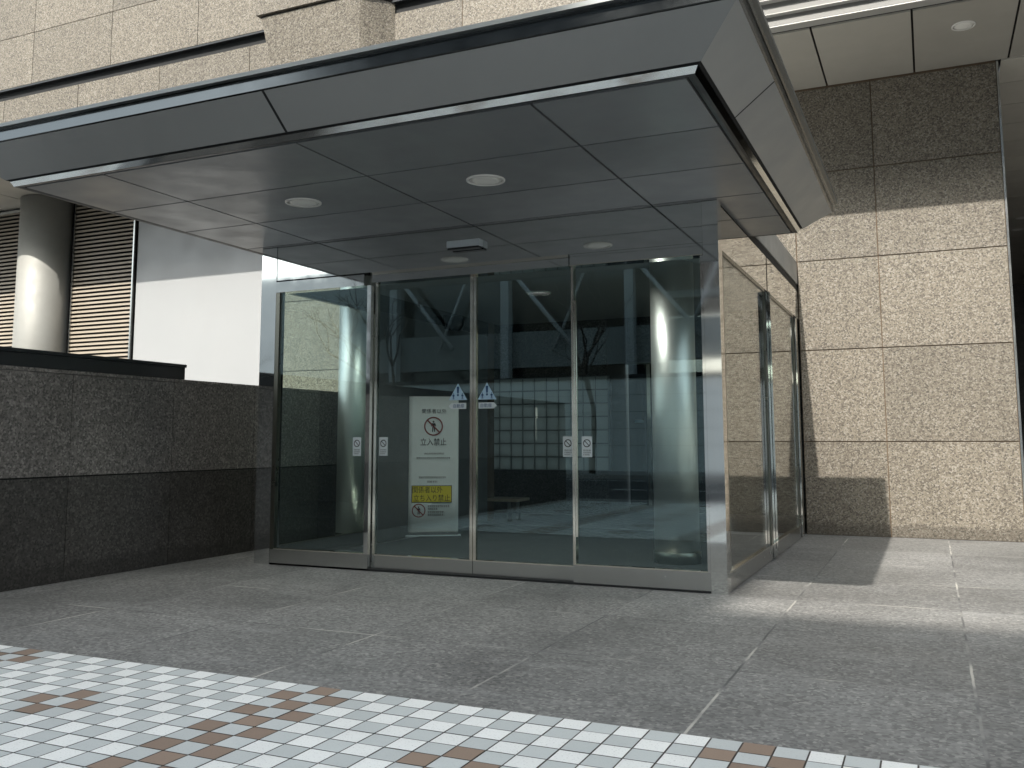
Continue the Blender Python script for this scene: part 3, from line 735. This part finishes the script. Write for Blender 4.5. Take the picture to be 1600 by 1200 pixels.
# ------------------------------------------------------------------ across the street
OY = -26.0
opp = thing('opposite_building', 'tall office block across the street with white steel braces and dark window bands', 'building', (0, OY, 0))
HR, HL, XS = 22.2, 25.0, -1.44
GA, GB, GZ = -7.2, 4.0, 8.0            # open passage through the block at street level
q = MB(); q.box(-20, XS, OY - 18, OY, GZ, HL, M['opp_glass']); q.box(XS + .01, 60, OY - 18, OY, GZ, HR, M['opp_glass'])
q.box(-75, -20.01, OY - 18, OY - 1, 0, 8.6, M['opp_spandrel']); q.box(-20, GA, OY - 18, OY, 0, GZ - .01, M['opp_glass']); q.box(GB, 60, OY - 18, OY, 0, GZ - .01, M['opp_glass']); q.build('window_wall', opp)
q = MB()
for a, b_ in ((-20, GA), (GB, 60)): q.box(a, b_, OY + .001, OY + .25, 3.9, 5.3, M['opp_grey'])
q.box(GA, GB, OY - .3, OY + .2, 4.0, 5.5, M['opp_grey']); q.box(GA, GB, OY - .3, OY + .2, 6.25, 6.5, M['opp_grey'])
q.box(-20, 60, OY + .001, OY + .35, 8.1, 9.0, M['opp_spandrel'])
z = 12.2
while z < 21: q.box(-20, 60, OY + .001, OY + .3, z, z + .9, M['opp_spandrel']); z += 3.6
q.box(-20, XS, OY - .3, OY + .3, HL - .6, HL, M['opp_spandrel']); q.box(XS, 60, OY - .3, OY + .3, HR - .6, HR, M['opp_spandrel']); q.build('spandrel', opp)
q = MB()
for i in range(-2, 12):
    x = -8.45 + 5.05 * i; q.box(x - .17, x + .17, OY + .4, OY + .75, 0, 21.5, M['white_steel'])
for i in range(-2, 11):
    x = -8.45 + 5.05 * i
    q.tube((x + .3, OY + .6, 7.6), (x + 2.7, OY + .6, 4.7), .09, .09, M['white_steel'], 8)
    q.tube((x + 4.75, OY + .6, 12.3), (x + .3, OY + .6, 16.3), .09, .09, M['white_steel'], 8)
    q.tube((x + 2.0, OY + .5, 4.6), (x + 3.4, OY + .5, 7.8), .06, .06, M['white_steel'], 8)
    q.tube((x, OY + .6, 7.9), (x + 5.05, OY + .6, 7.9), .1, .1, M['white_steel'], 8)
q.build('steel_brace', opp)
bw = MB()
for i in range(-60, 60): bw.box(i * .9 + .006, i * .9 + .894, -25.08, -24.9, 0, 3.3, M['opp_panel'])
for zz in (.9, 1.5, 2.1, 2.7): bw.box(-54, 54, -24.902, -24.896, zz, zz + .018, M['opp_grey'])
bwo = thing('boundary_wall', 'long pale panel wall across the street with a dark coping', 'wall', (0, -25, 0))
bw.build('wall_panel', bwo)
q = MB(); q.box(-54, 54, -25.14, -24.84, 3.3, 3.44, M['black_metal']); q.build('coping', bwo)
def tree(x, y, h, seed, label):
    rnd = random.Random(seed)
    t = thing('bare_tree', label, 'tree', (x, y, 0), 'bare street trees')
    q = MB(); tr = MB()
    def grow(p, d, l, r, dep):
        tgt = tr if dep == 0 else q
        n_ = 3
        for k in range(n_):
            d2 = (d + Vector((rnd.uniform(-.16, .16), rnd.uniform(-.16, .16), rnd.uniform(-.05, .1)))).normalized()
            p2 = p + d2 * (l / n_); tgt.tube(p, p2, r * (1 - k * .12), r * (1 - (k + 1) * .12), M['bark'], 7 if dep < 2 else 5); p, d = p2, d2
        if dep < 5:
            for k in range(3 if dep < 2 else 2):
                a = rnd.uniform(0, 6.28); s = rnd.uniform(.45, .9)
                grow(p, (d + Vector((math.cos(a) * s, math.sin(a) * s, .15))).normalized(), l * rnd.uniform(.6, .8), r * .6, dep + 1)
    grow(Vector((x, y, 0)), Vector((0, 0, 1)), h * .32, h * .017, 0)
    tr.build('trunk', t); q.build('crown', t)
tree(-16.2, -22.2, 7.5, 3, 'bare street tree across the road, reflected in the sliding doors')
tree(-8.9, -22.3, 7.0, 5, 'bare street tree across the road, reflected beside the door edge')
tree(-24, -22.2, 7.0, 8, 'bare street tree across the road, far to the left')

# ------------------------------------------------------------------ light, sky, camera
sd = Vector((.055, 1.0, -.885)).normalized()
sl = bpy.data.lights.new('sun', 'SUN'); sl.energy = 2.7; sl.angle = R(.53); sl.color = (1.0, .945, .86)
so = bpy.data.objects.new('sun', sl); C.objects.link(so); so.rotation_euler = sd.to_track_quat('-Z', 'Y').to_euler(); so.location = (0, -20, 30)
wd = bpy.data.worlds.new('World'); S.world = wd; wd.use_nodes = True
nt = wd.node_tree; bg = nt.nodes['Background']
sk = nt.nodes.new('ShaderNodeTexSky'); sk.sky_type = 'NISHITA'; sk.sun_disc = False
sk.sun_elevation = math.asin(-sd.z); sk.sun_rotation = math.atan2(-sd.x, -sd.y)
sk.air_density = 1.0; sk.dust_density = 4.0; sk.ozone_density = .5
tn = nt.nodes.new('ShaderNodeMix'); tn.data_type = 'RGBA'; tn.blend_type = 'MULTIPLY'; tn.inputs[0].default_value = 1; tn.inputs[7].default_value = (.965, 1.02, 1.0, 1)
hs = nt.nodes.new('ShaderNodeHueSaturation'); hs.inputs['Saturation'].default_value = .45
nt.links.new(sk.outputs[0], hs.inputs['Color']); nt.links.new(hs.outputs[0], tn.inputs[6]); nt.links.new(tn.outputs[2], bg.inputs[0]); bg.inputs[1].default_value = .15

cd = bpy.data.cameras.new('camera'); co = bpy.data.objects.new('camera', cd); C.objects.link(co)
f, yaw, pit, roll = 1437.177, -.42485018, .11289835, -.00219279
Fw = Vector((math.sin(yaw) * math.cos(pit), math.cos(yaw) * math.cos(pit), math.sin(pit)))
Rt = Vector((math.cos(yaw), -math.sin(yaw), 0)); Up = Rt.cross(Fw)
R2 = math.cos(roll) * Rt + math.sin(roll) * Up; U2 = -math.sin(roll) * Rt + math.cos(roll) * Up
mt = Matrix.Identity(4)
for i in range(3): mt[i][0], mt[i][1], mt[i][2] = R2[i], U2[i], -Fw[i]
mt[0][3], mt[1][3], mt[2][3] = 1.37444, -6.77062, 1.1
co.matrix_world = mt
cd.sensor_width = 36; cd.lens = 36 * f / 1600; cd.shift_y = -75 / 1600
cd.clip_start = .05; cd.clip_end = 1000
S.camera = co
S.render.resolution_x, S.render.resolution_y = 1024, 768
S.view_settings.view_transform = 'Standard'; S.view_settings.look = 'None'
S.view_settings.exposure = 1.3; S.view_settings.gamma = 1
S.cycles.max_bounces = 10; S.cycles.transparent_max_bounces = 16; S.cycles.glossy_bounces = 6; S.cycles.caustics_reflective = True
S.cycles.sample_clamp_indirect = 30.0
S.cycles.use_denoising = True
